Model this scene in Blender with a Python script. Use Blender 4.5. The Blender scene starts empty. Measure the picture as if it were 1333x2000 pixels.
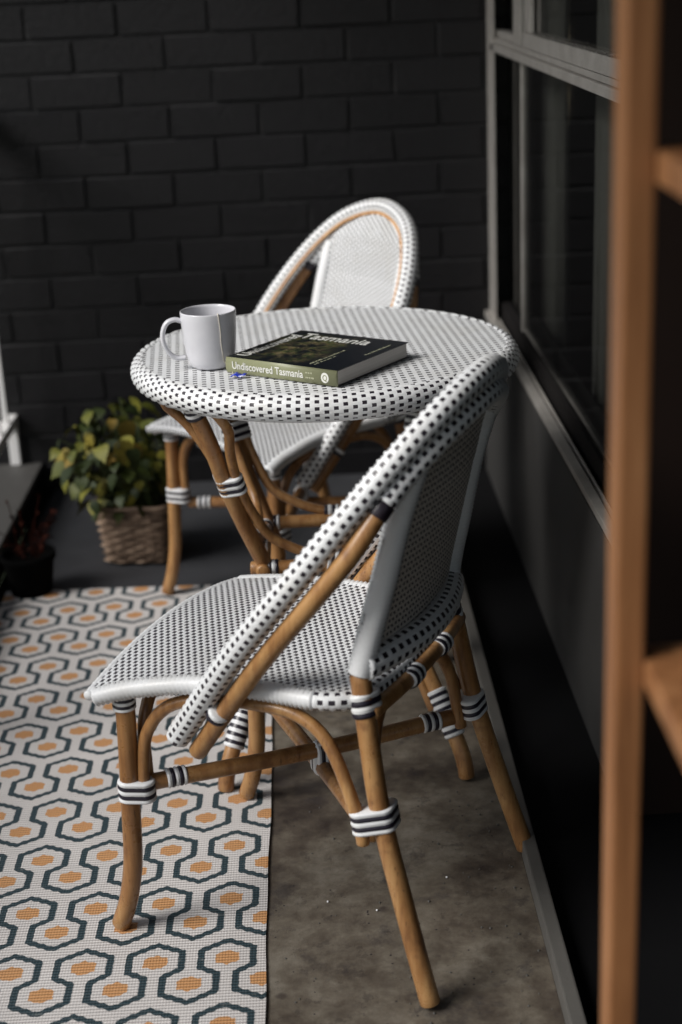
import bpy, bmesh, math, random
from mathutils import Vector, Matrix
random.seed(7)
S = bpy.context.scene
COL = S.collection
R_ = math.radians

# ------------------------------------------------------------------ camera
YAW, PITCH, ROLL, FPX, CH = 0.013826801, 0.340955735, 0.045998055, 3000.0, 1.37
fw = Vector((math.sin(YAW)*math.cos(PITCH), math.cos(YAW)*math.cos(PITCH), -math.sin(PITCH)))
rt = Vector((math.cos(YAW), -math.sin(YAW), 0)); dn = fw.cross(rt)
r2 = math.cos(ROLL)*rt + math.sin(ROLL)*dn
d2 = -math.sin(ROLL)*rt + math.cos(ROLL)*dn
cd = bpy.data.cameras.new('camera'); cam = bpy.data.objects.new('camera', cd); COL.objects.link(cam)
M = Matrix((r2, -d2, -fw)).transposed().to_4x4(); M.translation = (0, 0, CH); cam.matrix_world = M
cd.sensor_fit = 'VERTICAL'; cd.sensor_height = 36; cd.sensor_width = 24; cd.lens = 36*FPX/2000
cd.clip_start = .05; cd.clip_end = 500
cd.dof.use_dof = True; cd.dof.focus_distance = 2.38; cd.dof.aperture_fstop = 2.6
S.camera = cam

# ------------------------------------------------------------------ world, sun, exposure
SUN_EL, SUN_AZ = R_(40), R_(-114)      # azimuth measured from +Y towards +X : light comes from the left, a little from behind
wd = bpy.data.worlds.new('World'); S.world = wd; wd.use_nodes = True
nt = wd.node_tree; nt.nodes.clear()
sky = nt.nodes.new('ShaderNodeTexSky'); sky.sky_type = 'NISHITA'; sky.sun_disc = False
sky.sun_elevation = SUN_EL; sky.sun_rotation = SUN_AZ; sky.dust_density = 1.5; sky.air_density = 1.2; sky.ozone_density = 1
bgn = nt.nodes.new('ShaderNodeBackground'); bgn.inputs[1].default_value = .064
hs = nt.nodes.new('ShaderNodeHueSaturation'); hs.inputs['Saturation'].default_value = .62   # overcast: a greyer sky
out = nt.nodes.new('ShaderNodeOutputWorld')
nt.links.new(sky.outputs[0], hs.inputs['Color']); nt.links.new(hs.outputs[0], bgn.inputs[0]); nt.links.new(bgn.outputs[0], out.inputs[0])
sl = bpy.data.lights.new('sun', 'SUN'); sl.energy = 2.4; sl.angle = R_(28); sl.color = (1, .975, .94)
so = bpy.data.objects.new('sun', sl); COL.objects.link(so)
sd = Vector((math.sin(SUN_AZ)*math.cos(SUN_EL), math.cos(SUN_AZ)*math.cos(SUN_EL), math.sin(SUN_EL)))
so.rotation_euler = sd.to_track_quat('Z', 'Y').to_euler(); so.location = sd*20
S.view_settings.view_transform = 'Standard'; S.view_settings.look = 'None'
S.view_settings.exposure = 0.68; S.view_settings.gamma = 1; S.view_settings.use_curve_mapping = False

# ------------------------------------------------------------------ node helpers
class NT:
    def __init__(s, mat): s.t = mat.node_tree; s.n = s.t.nodes; s.l = s.t.links
    def new(s, typ, **k):
        o = s.n.new(typ)
        for a, b in k.items(): setattr(o, a, b)
        return o
    def put(s, sock, v):
        if isinstance(v, bpy.types.NodeSocket): s.l.new(v, sock)
        elif v is not None: sock.default_value = v
    def m(s, op, a, b=None, c=None, clamp=False):
        o = s.n.new('ShaderNodeMath'); o.operation = op; o.use_clamp = clamp
        s.put(o.inputs[0], a); s.put(o.inputs[1], b); s.put(o.inputs[2], c)
        return o.outputs[0]
    def noise(s, vec, scale, detail=4, rough=.5, dist=0):
        o = s.n.new('ShaderNodeTexNoise'); s.put(o.inputs['Vector'], vec)
        o.inputs['Scale'].default_value = scale; o.inputs['Detail'].default_value = detail
        o.inputs['Roughness'].default_value = rough; o.inputs['Distortion'].default_value = dist
        return o.outputs[0]
    def ramp(s, f, stops, interp='LINEAR'):
        o = s.n.new('ShaderNodeValToRGB'); s.put(o.inputs[0], f); e = o.color_ramp; e.interpolation = interp
        while len(e.elements) > 1: e.elements.remove(e.elements[-1])
        e.elements[0].position = stops[0][0]; e.elements[0].color = (*stops[0][1], 1)
        for p, c in stops[1:]: q = e.elements.new(p); q.color = (*c, 1)
        return o.outputs[0]
    def mix(s, f, a, b, blend='MIX'):
        o = s.n.new('ShaderNodeMix'); o.data_type = 'RGBA'; o.blend_type = blend
        s.put(o.inputs[0], f)
        for sock, v in ((o.inputs[6], a), (o.inputs[7], b)):
            s.put(sock, (*v, 1) if isinstance(v, tuple) and len(v) == 3 else v)
        return o.outputs[2]
    def bump(s, h, strength=.3, dist=.002):
        o = s.n.new('ShaderNodeBump'); o.inputs['Strength'].default_value = strength
        o.inputs['Distance'].default_value = dist; s.put(o.inputs['Height'], h)
        return o.outputs[0]

def mat(name, col=(.5, .5, .5), rough=.5, metal=0, spec=.5):
    m = bpy.data.materials.new(name); m.use_nodes = True
    p = m.node_tree.nodes['Principled BSDF']
    p.inputs['Base Color'].default_value = (*col, 1); p.inputs['Roughness'].default_value = rough
    p.inputs['Metallic'].default_value = metal; p.inputs['Specular IOR Level'].default_value = spec
    m.diffuse_color = (*col, 1)
    return m, NT(m), p
def co(n, kind='Object'): return n.new('ShaderNodeTexCoord').outputs[kind]
def mapping(n, v, scale=(1, 1, 1), rot=(0, 0, 0)):
    o = n.new('ShaderNodeMapping'); n.put(o.inputs['Vector'], v)
    o.inputs['Scale'].default_value = scale; o.inputs['Rotation'].default_value = rot
    return o.outputs[0]

# --- rattan cane
def cane(name, gain):
    m, n, p = mat(name, rough=.3)
    ran = n.new('ShaderNodeObjectInfo').outputs['Random']; g = co(n)
    c0 = n.noise(mapping(n, g, (70, 70, 7)), 1, 5, .6); c1 = n.noise(g, 7, 4, .6); c2 = n.noise(g, 26, 4, .65)
    k = lambda *c: tuple(x*gain for x in c)
    base = n.ramp(n.m('ADD', n.m('MULTIPLY', c0, .55), n.m('MULTIPLY', c1, .45)), [(.34, k(.17, .072, .026)), (.48, k(.35, .175, .064)), (.60, k(.48, .27, .108))])
    base = n.mix(n.m('MULTIPLY', ran, .35), base, k(.22, .10, .04))
    base = n.mix(n.m('MULTIPLY', n.ramp(c2, [(.56, (0, 0, 0)), (.70, (1, 1, 1))]), .55), base, k(.15, .062, .026))
    fl = n.noise(mapping(n, g, (240, 240, 40)), 1, 2, .6)
    base = n.mix(n.m('MULTIPLY', n.m('GREATER_THAN', fl, .68), .6), base, k(.10, .045, .02))
    n.put(p.inputs['Base Color'], base); n.put(p.inputs['Normal'], n.bump(n.m('ADD', c0, c2), .22, .0012))
    n.put(p.inputs['Roughness'], n.m('MULTIPLY_ADD', c2, .35, .14))
    return m
m_cane = cane('cane', .92); m_cane_pale = cane('pale_cane', 1.5)
# --- woven strand plastics
def strand(name, col, rough, var=.06):
    m, n, p = mat(name, col, rough)
    a = n.noise(co(n), 35, 3); b = n.noise(co(n), 320, 2); gr = n.ramp(n.noise(co(n), 11, 6, .7), [(.50, (0, 0, 0)), (.68, (1, 1, 1))])
    n.put(p.inputs['Base Color'], n.mix(n.m('MULTIPLY', gr, .30), n.mix(n.m('MULTIPLY', n.m('ADD', a, b), .5), tuple(c*(1-2*var) for c in col), tuple(min(1, c*(1+2*var)) for c in col)), tuple(c*q for c, q in zip(col, (.74, .70, .62)))))
    n.put(p.inputs['Roughness'], n.m('MULTIPLY_ADD', a, .25, rough-.1))
    n.put(p.inputs['Normal'], n.bump(b, .1, .0006))
    return m
m_white = strand('white_strand', (.74, .75, .76), .38)
m_white_shaded = strand('shaded_white_strand', (.70, .645, .59), .45)  # white strand at the back; its shade and warm bounce put into the colour
m_black = strand('black_strand', (.018, .013, .020), .35)
m_navy = strand('navy_strand', (.017, .014, .024), .3)

# --- painted brick
m_brick, n, p = mat('black_painted_brick', rough=.55, spec=.35)
ob = n.new('ShaderNodeObjectInfo').outputs['Random']
g = n.new('ShaderNodeNewGeometry').outputs['Position']
a = n.noise(g, 3.5, 4); b = n.noise(g, 60, 5, .65); c = n.noise(g, 260, 3, .6)
v = n.m('ADD', n.m('MULTIPLY', a, .5), n.m('MULTIPLY', ob, .35))
n.put(p.inputs['Base Color'], n.ramp(v, [(.1, (.0035, .0032, .0040)), (.9, (.0080, .0074, .0088))]))
n.put(p.inputs['Roughness'], n.m('MULTIPLY_ADD', b, .4, .32))
n.put(p.inputs['Normal'], n.bump(n.m('ADD', n.m('MULTIPLY', b, 1.0), n.m('MULTIPLY', c, .35)), .55, .003))
m_mortar, n, p = mat('black_painted_mortar', (.004, .004, .005), .75)
n.put(p.inputs['Normal'], n.bump(n.noise(co(n), 90, 4), .6, .004))

# --- concrete floor
m_floor, n, p = mat('stained_concrete', rough=.6)
g = co(n)
a = n.noise(g, 3.6, 7, .62, .2); b = n.noise(g, 19, 7, .7, .15); c = n.noise(g, 60, 6, .7); d = n.noise(g, 260, 3, .6)
col = n.ramp(n.m('ADD', n.m('MULTIPLY', a, .60), n.m('MULTIPLY', b, .40)),
             [(.37, (.034, .025, .020)), (.46, (.080, .064, .048)), (.53, (.130, .110, .084)), (.63, (.215, .192, .155))])
col = n.mix(n.m('MULTIPLY', n.ramp(n.noise(g, 6.5, 8, .72, .2), [(.55, (0, 0, 0)), (.63, (1, 1, 1))]), .60), col, (.028, .023, .025))
col = n.mix(n.m('MULTIPLY', n.ramp(c, [(.5, (0, 0, 0)), (.75, (1, 1, 1))]), .35), col, (.05, .042, .04))
vo = n.new('ShaderNodeTexVoronoi'); n.put(vo.inputs['Vector'], g); vo.inputs['Scale'].default_value = 13; vo.inputs['Randomness'].default_value = 1
spot = n.ramp(n.m('ADD', vo.outputs['Distance'], n.m('MULTIPLY', c, .16)), [(.15, (1, 1, 1)), (.22, (0, 0, 0))])
sel = n.m('GREATER_THAN', n.new('ShaderNodeSeparateColor').outputs[0], .5)
sc = n.new('ShaderNodeSeparateColor'); n.put(sc.inputs[0], vo.outputs['Color'])
col = n.mix(n.m('MULTIPLY', n.m('MULTIPLY', spot, n.m('GREATER_THAN', sc.outputs[0], .72)), .7), col, (.035, .025, .022))
vo2 = n.new('ShaderNodeTexVoronoi'); n.put(vo2.inputs['Vector'], g); vo2.inputs['Scale'].default_value = 70
col = n.mix(n.m('MULTIPLY', n.ramp(n.noise(g, 24, 8, .75), [(.585, (0, 0, 0)), (.60, (1, 1, 1))]), .42), col, (.035, .028, .025))
s2 = n.new('ShaderNodeSeparateColor'); n.put(s2.inputs[0], vo2.outputs['Color'])
col = n.mix(n.m('MULTIPLY', n.m('LESS_THAN', vo2.outputs['Distance'], .13), n.m('GREATER_THAN', s2.outputs[0], .8)), col, (.03, .025, .025))
n.put(p.inputs['Base Color'], col)
n.put(p.inputs['Roughness'], n.m('MULTIPLY_ADD', b, .35, .42))
n.put(p.inputs['Normal'], n.bump(n.m('ADD', c, n.m('MULTIPLY', d, .5)), .3, .002))

# --- rug : printed serpentine over a ribbed plastic weave
m_rug, n, p = mat('printed_rug', rough=.62)
g = co(n); sx = n.new('ShaderNodeSeparateXYZ'); n.put(sx.inputs[0], g)
RX, RY, PX, PY = -.171, 2.070, .0527, .1525
rib = .0066
X0 = sx.outputs[0]; Y0 = sx.outputs[1]
ragx = n.m('MULTIPLY', n.m('SUBTRACT', n.noise(g, 170, 2), .5), .0035)
xr = n.m('ADD', n.m('SUBTRACT', X0, RX), ragx)
yr = n.m('SUBTRACT', n.m('SUBTRACT', Y0, RY), n.m('MULTIPLY', n.m('SUBTRACT', X0, RX), .042))
yr = n.m('ADD', yr, n.m('MULTIPLY', n.m('SINE', n.m('MULTIPLY', X0, 2*math.pi/.0135)), .0011))
u = n.m('PINGPONG', xr, PX)
v = n.m('SUBTRACT', n.m('FLOORED_MODULO', n.m('ADD', yr, .1045), PY), .1045)
def seg(ax, ay, bx, by):
    dx, dy = bx-ax, by-ay; L2 = dx*dx+dy*dy
    px_ = n.m('SUBTRACT', u, ax); py_ = n.m('SUBTRACT', v, ay)
    t = n.m('DIVIDE', n.m('ADD', n.m('MULTIPLY', px_, dx), n.m('MULTIPLY', py_, dy)), L2, clamp=True)
    ex = n.m('SUBTRACT', px_, n.m('MULTIPLY', t, dx)); ey = n.m('SUBTRACT', py_, n.m('MULTIPLY', t, dy))
    return n.m('SQRT', n.m('ADD', n.m('MULTIPLY', ex, ex), n.m('MULTIPLY', ey, ey)))
pl = [(0, .0425), (.0385, .0215), (.0385, -.0205), (.0140, -.0365), (.0140, -.0775), (PX, -.0995)]
dmin = None
for (a_, b_) in zip(pl[:-1], pl[1:]):
    q = seg(*a_, *b_); dmin = q if dmin is None else n.m('MINIMUM', dmin, q)
line = n.m('SUBTRACT', 1, n.m('SMOOTH_MIN', n.m('MULTIPLY', n.m('MAXIMUM', n.m('SUBTRACT', dmin, .0050), 0), 1400), 1, .1), clamp=True)
def blob(cx, cy):
    ax_ = n.m('ABSOLUTE', n.m('SUBTRACT', u, cx)); ay_ = n.m('ABSOLUTE', n.m('SUBTRACT', v, cy))
    h = n.m('MAXIMUM', n.m('DIVIDE', ax_, .0175), n.m('ADD', n.m('DIVIDE', ax_, .038), n.m('DIVIDE', ay_, .0175)))
    return n.m('LESS_THAN', n.m('ADD', h, n.m('MULTIPLY', n.noise(g, 120, 2), .2)), 1.1)
bl = n.m('MAXIMUM', blob(0, 0), blob(PX, -.057))
sp = n.noise(g, 420, 2); dirt = n.noise(g, 6, 5, .6)
cream = n.mix(dirt, (.56, .53, .51), (.74, .71, .69))
orange = n.mix(sp, (.50, .235, .085), (.66, .35, .15))
wear = n.ramp(n.noise(g, 55, 5, .7), [(.62, (0, 0, 0)), (.74, (1, 1, 1))])
navy = n.mix(n.m('MULTIPLY', wear, .5), (.014, .040, .052), (.25, .26, .25))
col = n.mix(line, cream, navy); col = n.mix(bl, col, orange)
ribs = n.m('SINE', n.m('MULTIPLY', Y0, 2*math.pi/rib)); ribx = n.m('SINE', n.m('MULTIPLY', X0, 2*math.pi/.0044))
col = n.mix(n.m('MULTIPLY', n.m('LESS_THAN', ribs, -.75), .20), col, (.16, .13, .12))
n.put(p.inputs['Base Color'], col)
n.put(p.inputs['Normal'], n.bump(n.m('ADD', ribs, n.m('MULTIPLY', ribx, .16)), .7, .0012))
m_rugedge, _, _ = mat('rug_edge', (.03, .03, .03), .7)

# --- metal, glass, paint, timber, ceramics
m_alu, n, p = mat('weathered_aluminium', (.50, .48, .46), .42, .55)
a = n.noise(co(n), 14, 5, .65); b = n.noise(mapping(n, co(n), (400, 12, 400)), 1, 3)
n.put(p.inputs['Base Color'], n.mix(a, (.24, .22, .20), (.56, .54, .51)))
n.put(p.inputs['Roughness'], n.m('MULTIPLY_ADD', b, .3, .3)); n.put(p.inputs['Normal'], n.bump(a, .1, .001))
m_glass = bpy.data.materials.new('window_glass'); m_glass.use_nodes = True
n = NT(m_glass); n.n.clear()
o = n.new('ShaderNodeOutputMaterial'); mx = n.new('ShaderNodeMixShader'); tr = n.new('ShaderNodeBsdfTransparent'); gl = n.new('ShaderNodeBsdfGlossy')
fr = n.new('ShaderNodeFresnel'); bf = n.new('ShaderNodeNewGeometry').outputs['Backfacing']; n.put(fr.inputs[0], n.m('MULTIPLY_ADD', bf, 1/1.52-1.52, 1.52)); gl.inputs['Roughness'].default_value = .015
tr.inputs[0].default_value = (.80, .81, .80, 1)
n.put(mx.inputs[0], n.m('MULTIPLY', fr.outputs[0], 1.0, clamp=True)); n.put(mx.inputs[1], tr.outputs[0]); n.put(mx.inputs[2], gl.outputs[0]); n.put(o.inputs[0], mx.outputs[0])
def painted(name, c, rough=.6, var=.25, sc=5, bs=.2):
    m, n, p = mat(name, c, rough, spec=.15 if max(c) < .02 else .5); a = n.noise(co(n), sc, 6, .6); b = n.noise(co(n), 180, 3)
    n.put(p.inputs['Base Color'], n.mix(a, tuple(x*(1-var) for x in c), tuple(x*(1+var) for x in c)))
    n.put(p.inputs['Normal'], n.bump(n.m('ADD', a, n.m('MULTIPLY', b, .3)), bs, .002)); return m
m_lowwall = painted('grey_render', (.022, .021, .020), .75, .2)
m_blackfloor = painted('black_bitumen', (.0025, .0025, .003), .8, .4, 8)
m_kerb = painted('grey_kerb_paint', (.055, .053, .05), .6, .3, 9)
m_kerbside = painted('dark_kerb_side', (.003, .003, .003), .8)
m_batten = painted('pale_edge_strip', (.095, .09, .082), .6, .25, 14)
m_ceil = painted('dark_ceiling', (.02, .02, .02), .8)
m_dark = painted('dark_room', (.006, .005, .005), .8)
m_rail = painted('white_rail_paint', (.75, .74, .73), .4, .06)
m_lawn = painted('lawn_green', (.045, .06, .028), .9, .5, 3)
m_timber, n, p = mat('orange_timber', rough=.45)
a = n.noise(mapping(n, co(n), (45, 45, 3.5)), 1, 6, .6, .6); b = n.noise(mapping(n, co(n), (260, 260, 12)), 1, 3)
n.put(p.inputs['Base Color'], n.mix(n.m('MULTIPLY', b, .35), n.ramp(a, [(.3, (.15, .060, .022)), (.5, (.29, .128, .050)), (.7, (.39, .190, .082))]), (.2, .08, .03)))
n.put(p.inputs['Normal'], n.bump(a, .2, .001))
m_mug, n, p = mat('white_glaze', (.60, .60, .63), .22, spec=.45)
a = n.noise(co(n), 60, 3); n.put(p.inputs['Base Color'], n.mix(a, (.57, .57, .61), (.64, .64, .67)))
n.put(p.inputs['Roughness'], n.m('MULTIPLY_ADD', a, .15, .15))
m_tea, _, _ = mat('dark_tea', (.03, .012, .005), .08)
m_string, n, p = mat('cotton_string', (.62, .58, .5), .8); n.put(p.inputs['Normal'], n.bump(n.noise(co(n), 900, 2), .5, .0003))
m_tag, n, p = mat('blue_tag', rough=.4)
n.put(p.inputs['Base Color'], n.ramp(n.noise(co(n), 110, 2), [(.42, (.01, .03, .42)), (.56, (.015, .05, .55)), (.60, (.75, .78, .85))]))
m_spine, n, p = mat('olive_spine', rough=.45)
n.put(p.inputs['Base Color'], n.mix(n.noise(co(n), 22, 4), (.185, .195, .105), (.25, .255, .15)))
m_cover, n, p = mat('book_cover_print', rough=.28)
g = co(n); a = n.noise(g, 34, 7, .75, .4); sx = n.new('ShaderNodeSeparateXYZ'); n.put(sx.inputs[0], g)
band = n.m('SUBTRACT', 1, n.m('DIVIDE', n.m('ABSOLUTE', n.m('SUBTRACT', sx.outputs[0], -.035)), .085), clamp=True)
bandy = n.m('SUBTRACT', 1, n.m('DIVIDE', n.m('ABSOLUTE', n.m('SUBTRACT', sx.outputs[1], .0)), .10), clamp=True)
f = n.m('MULTIPLY', n.ramp(a, [(.44, (0, 0, 0)), (.62, (1, 1, 1))]), n.m('POWER', n.m('MULTIPLY', band, bandy), .5))
leafy = n.ramp(n.noise(g, 90, 4, .7), [(.3, (.02, .035, .010)), (.46, (.13, .16, .05)), (.56, (.22, .15, .07)), (.68, (.36, .34, .2))])
n.put(p.inputs['Base Color'], n.mix(f, (.006, .008, .012), leafy))
m_pages, n, p = mat('page_edges', rough=.8)
w = n.noise(mapping(n, co(n), (3, 3, 1400)), 1, 3); n.put(p.inputs['Base Color'], n.mix(w, (.36, .34, .32), (.62, .60, .57)))
m_ink, _, _ = mat('white_ink', (.66, .66, .62), .5)
m_inkdim, _, _ = mat('pale_green_ink', (.36, .37, .25), .5)
m_basket, n, p = mat('basket_willow', rough=.65)
a = n.noise(mapping(n, co(n), (22, 22, 150)), 1, 4); b = n.noise(co(n), 160, 3)
n.put(p.inputs['Base Color'], n.ramp(n.m('ADD', n.m('MULTIPLY', a, .7), n.m('MULTIPLY', b, .3)), [(.38, (.06, .036, .022)), (.5, (.21, .14, .095)), (.65, (.40, .29, .205))]))
m_soil, _, _ = mat('soil', (.02, .015, .01), .9)
m_leaf, n, p = mat('variegated_leaf', rough=.55, spec=.25)
ran = n.new('ShaderNodeObjectInfo').outputs['Random']; a = n.noise(co(n), 38, 3)
c = n.ramp(ran, [(0, (.008, .013, .003)), (.40, (.035, .046, .007)), (.62, (.13, .135, .018)), (.85, (.30, .27, .04)), (1, (.32, .19, .04))])
n.put(p.inputs['Base Color'], n.mix(n.ramp(a, [(.45, (0, 0, 0)), (.62, (1, 1, 1))]), c, (.022, .036, .009)))
p.inputs['Transmission Weight'].default_value = .0
m_stem, _, _ = mat('green_stem', (.06, .08, .025), .6)
m_redleaf, _, _ = mat('reddish_leaf', (.02, .005, .003), .9, spec=.05)
m_darkpot, _, _ = mat('dark_pot', (.002, .002, .002), .95, spec=.05)
m_curtain = painted('pale_curtain', (.27, .265, .245), .9, .08)
m_star, n, p = mat('glitter_wire', rough=.35, metal=.6)
n.put(p.inputs['Base Color'], n.ramp(n.noise(co(n), 500, 2), [(.4, (.10, .075, .05)), (.65, (.45, .38, .28))]))
m_hedge = painted('hedge_green', (.03, .05, .018), .9, .6, 12)
m_cap, _, _ = mat('dark_foot_cap', (.03, .02, .015), .5)

# ------------------------------------------------------------------ object helpers
def link(name, me, mats, parent=None, smooth=False, loc=None, rot=None):
    for m in (mats if isinstance(mats, (list, tuple)) else [mats]):
        if m is not None: me.materials.append(m)
    if smooth: me.polygons.foreach_set('use_smooth', [True]*len(me.polygons))
    o = bpy.data.objects.new(name, me); COL.objects.link(o)
    if parent: o.parent = parent
    if loc: o.location = loc
    if rot: o.rotation_euler = rot
    return o
def tag(o, label=None, cat=None, group=None, kind=None):
    if label: o['label'] = label
    if cat: o['category'] = cat
    if group: o['group'] = group
    if kind: o['kind'] = kind
    return o
def empty(name, loc=(0, 0, 0), rz=0, **k):
    o = bpy.data.objects.new(name, None); COL.objects.link(o); o.location = loc; o.rotation_euler = (0, 0, rz)
    o.empty_display_size = .05; return tag(o, **k)
def mesh(name, V, F, mi=None):
    me = bpy.data.meshes.new(name); me.from_pydata([tuple(v) for v in V], [], F)
    if mi: me.polygons.foreach_set('material_index', mi)
    me.update(); return me
def boxm(name, x0, x1, y0, y1, z0, z1, bev=0.0):
    bm = bmesh.new(); bmesh.ops.create_cube(bm, size=1)
    for v in bm.verts: v.co = Vector(((x0+x1)/2+v.co.x*(x1-x0), (y0+y1)/2+v.co.y*(y1-y0), (z0+z1)/2+v.co.z*(z1-z0)))
    if bev: bmesh.ops.bevel(bm, geom=bm.edges[:], offset=bev, segments=2, affect='EDGES', profile=.6)
    me = bpy.data.meshes.new(name); bm.to_mesh(me); bm.free(); return me
def box(name, x0, x1, y0, y1, z0, z1, m, parent=None, bev=0.0, **k):
    return tag(link(name, boxm(name, x0, x1, y0, y1, z0, z1, bev), m, parent), **k)
def spline(P, step=.012, closed=False):
    P = [Vector(p) for p in P]
    Q = ([P[-1]]+P+P[:2]) if closed else ([2*P[0]-P[1]]+P+[2*P[-1]-P[-2]])
    outp = []
    for i in range(1, len(Q)-2):
        a, b, c, d = Q[i-1:i+3]; k = max(2, int((c-b).length/step))
        for j in range(k):
            t = j/k
            outp.append(.5*((2*b)+(c-a)*t+(2*a-5*b+4*c-d)*t*t+(-a+3*b-3*c+d)*t**3))
    if not closed: outp.append(Q[-2].copy())
    return outp
def resample(P, step, closed=False, mult=1):
    Q = P+[P[0]] if closed else P
    L = [0]
    for a, b in zip(Q[:-1], Q[1:]): L.append(L[-1]+(b-a).length)
    k = max(2, round(L[-1]/step/mult)*mult); outp = []; j = 0
    for i in range(k if closed else k+1):
        s = L[-1]*i/k
        while j < len(L)-2 and L[j+1] < s: j += 1
        t = (s-L[j])/max(1e-9, L[j+1]-L[j]); outp.append(Q[j].lerp(Q[j+1], t))
    return outp
def frames(P, closed=False, up=None):
    n_ = len(P); T = []
    for i in range(n_):
        a = P[(i-1) % n_] if closed or i > 0 else P[i]; b = P[(i+1) % n_] if closed or i < n_-1 else P[i]
        T.append((b-a).normalized())
    if up is not None:
        N = [(up-t*up.dot(t)).normalized() for t in T]
    else:
        h = Vector((0, 0, 1)) if abs(T[0].z) < .9 else Vector((1, 0, 0))
        N = [(h-T[0]*h.dot(T[0])).normalized()]
        for i in range(1, n_):
            v = N[-1]-T[i]*N[-1].dot(T[i]); N.append(v.normalized())
    return T, N
def tube(name, P, r, m, parent=None, seg_=12, cap=True, step=.012, raw=False, r_end=None, taper=None):
    Q = P if raw else spline(P, step)
    Q = [Vector(q) for q in Q]
    T, N = frames(Q); V = []; F = []
    # rounded caps
    rings = []
    L = len(Q)
    for i in range(L):
        f = i/(L-1); rr = r if r_end is None else r+(r_end-r)*f
        if taper: rr *= taper(f)
        rings.append((Q[i], rr, T[i], N[i]))
    if cap:
        a = rings[0]; b = rings[-1]
        rings = [(a[0]-a[2]*a[1]*.22, a[1]*.72, a[2], a[3]), (a[0]-a[2]*a[1]*.12, a[1]*.93, a[2], a[3])]+rings+[(b[0]+b[2]*b[1]*.12, b[1]*.93, b[2], b[3]), (b[0]+b[2]*b[1]*.22, b[1]*.72, b[2], b[3])]
    for (c, rr, t, nn) in rings:
        bb = t.cross(nn)
        for k in range(seg_):
            a = 2*math.pi*k/seg_; V.append(c+nn*(rr*math.cos(a))+bb*(rr*math.sin(a)))
    for i in range(len(rings)-1):
        for k in range(seg_):
            k2 = (k+1) % seg_; F.append((i*seg_+k, i*seg_+k2, (i+1)*seg_+k2, (i+1)*seg_+k))
    F.append(tuple(range(seg_))[::-1]); F.append(tuple((len(rings)-1)*seg_+k for k in range(seg_)))
    return link(name, mesh(name, V, F), m, parent, True)

# woven lattice: cells (i, j); a white strand runs over three cells, the fourth shows the black strand below
def is_black(i, j): return (i+2*j) % 4 == 0
HI = [.4, .2, .4, .82, .98, 1.03, .98, .82]      # heights at half cells of one period of eight
_wr = random.Random(3)
def wh(a, b, edge=-.18):                                     # a, b in half-cell units; b across the strand
    j = b//2 if b % 2 else None
    if b % 2 == 0: return edge+_wr.uniform(-.08, .08)
    return HI[(a+4*j) % 8]+_wr.uniform(-.14, .14)
WARP = [0, .75, 1.5, 1.75, 2.0, 2.75, 3.5, 3.75]
def warp(a): return (a//8)*4+WARP[a % 8]            # wider cells where the black strand shows
def weave_grid(name, f, i0, i1, j0, j1, amp, keep, parent, mats=None, side=1, edge=.02, black=is_black):
    """f(a, b) -> point for half-cell coordinates. Only the cells that keep(i, j) accepts are made."""
    V = []; F = []; MI = []; idx = {}
    cache = {}
    def P(a, b):
        if (a, b) not in cache: cache[(a, b)] = f(a, b)
        return cache[(a, b)]
    def vert(a, b):
        if (a, b) in idx: return idx[(a, b)]
        p_ = P(a, b); da = P(a+1, b)-P(a-1, b); db = P(a, b+1)-P(a, b-1)
        nn = da.cross(db).normalized()*side
        idx[(a, b)] = len(V); V.append(p_+nn*(amp*wh(a, b, edge))); return idx[(a, b)]
    for j in range(j0, j1):
        for i in range(i0, i1):
            if not keep(i, j): continue
            k = 1 if black(i, j) else 0
            for da in (0, 1):
                for db in (0, 1):
                    a, b = 2*i+da, 2*j+db
                    F.append((vert(a, b), vert(a+1, b), vert(a+1, b+1), vert(a, b+1))); MI.append(k)
    return link(name, mesh(name, V, F, MI), mats or [m_white, m_black], parent, True)
def weave_tube(name, P, r, parent, ncirc=16, cell=.0075, amp=.0016, closed=False, black=lambda q, i, j: is_black(i, j), rot=0, mats=None, squash=None):
    Q = resample([Vector(p) for p in P], cell/2, closed, 4)
    T, N = frames(Q, closed); n2 = ncirc*2; V = []; F = []; MI = []
    L = len(Q)
    if closed:                                    # untwist
        pass
    for b in range(L):
        t, nn = T[b], N[b]; bb = t.cross(nn)
        for a in range(n2):
            an = 2*math.pi*(a/n2)+rot; rr = r+amp*wh(a, b)
            d = nn*math.cos(an)+bb*math.sin(an)
            if squash: d = Vector((d.x*squash[0], d.y*squash[1], d.z*squash[2]))
            V.append(Q[b]+d*rr)
    nb = L if closed else L-1
    for b in range(nb):
        b2 = (b+1) % L
        for a in range(n2):
            a2 = (a+1) % n2
            F.append((b*n2+a, b*n2+a2, b2*n2+a2, b2*n2+a)); MI.append(1 if black(Q[b], a//2, b//2) else 0)
    if not closed:
        F.append(tuple(range(n2))[::-1]); MI.append(0); F.append(tuple((L-1)*n2+k for k in range(n2))); MI.append(0)
    return link(name, mesh(name, V, F, MI), mats or [m_white, m_black], parent, True)
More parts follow.
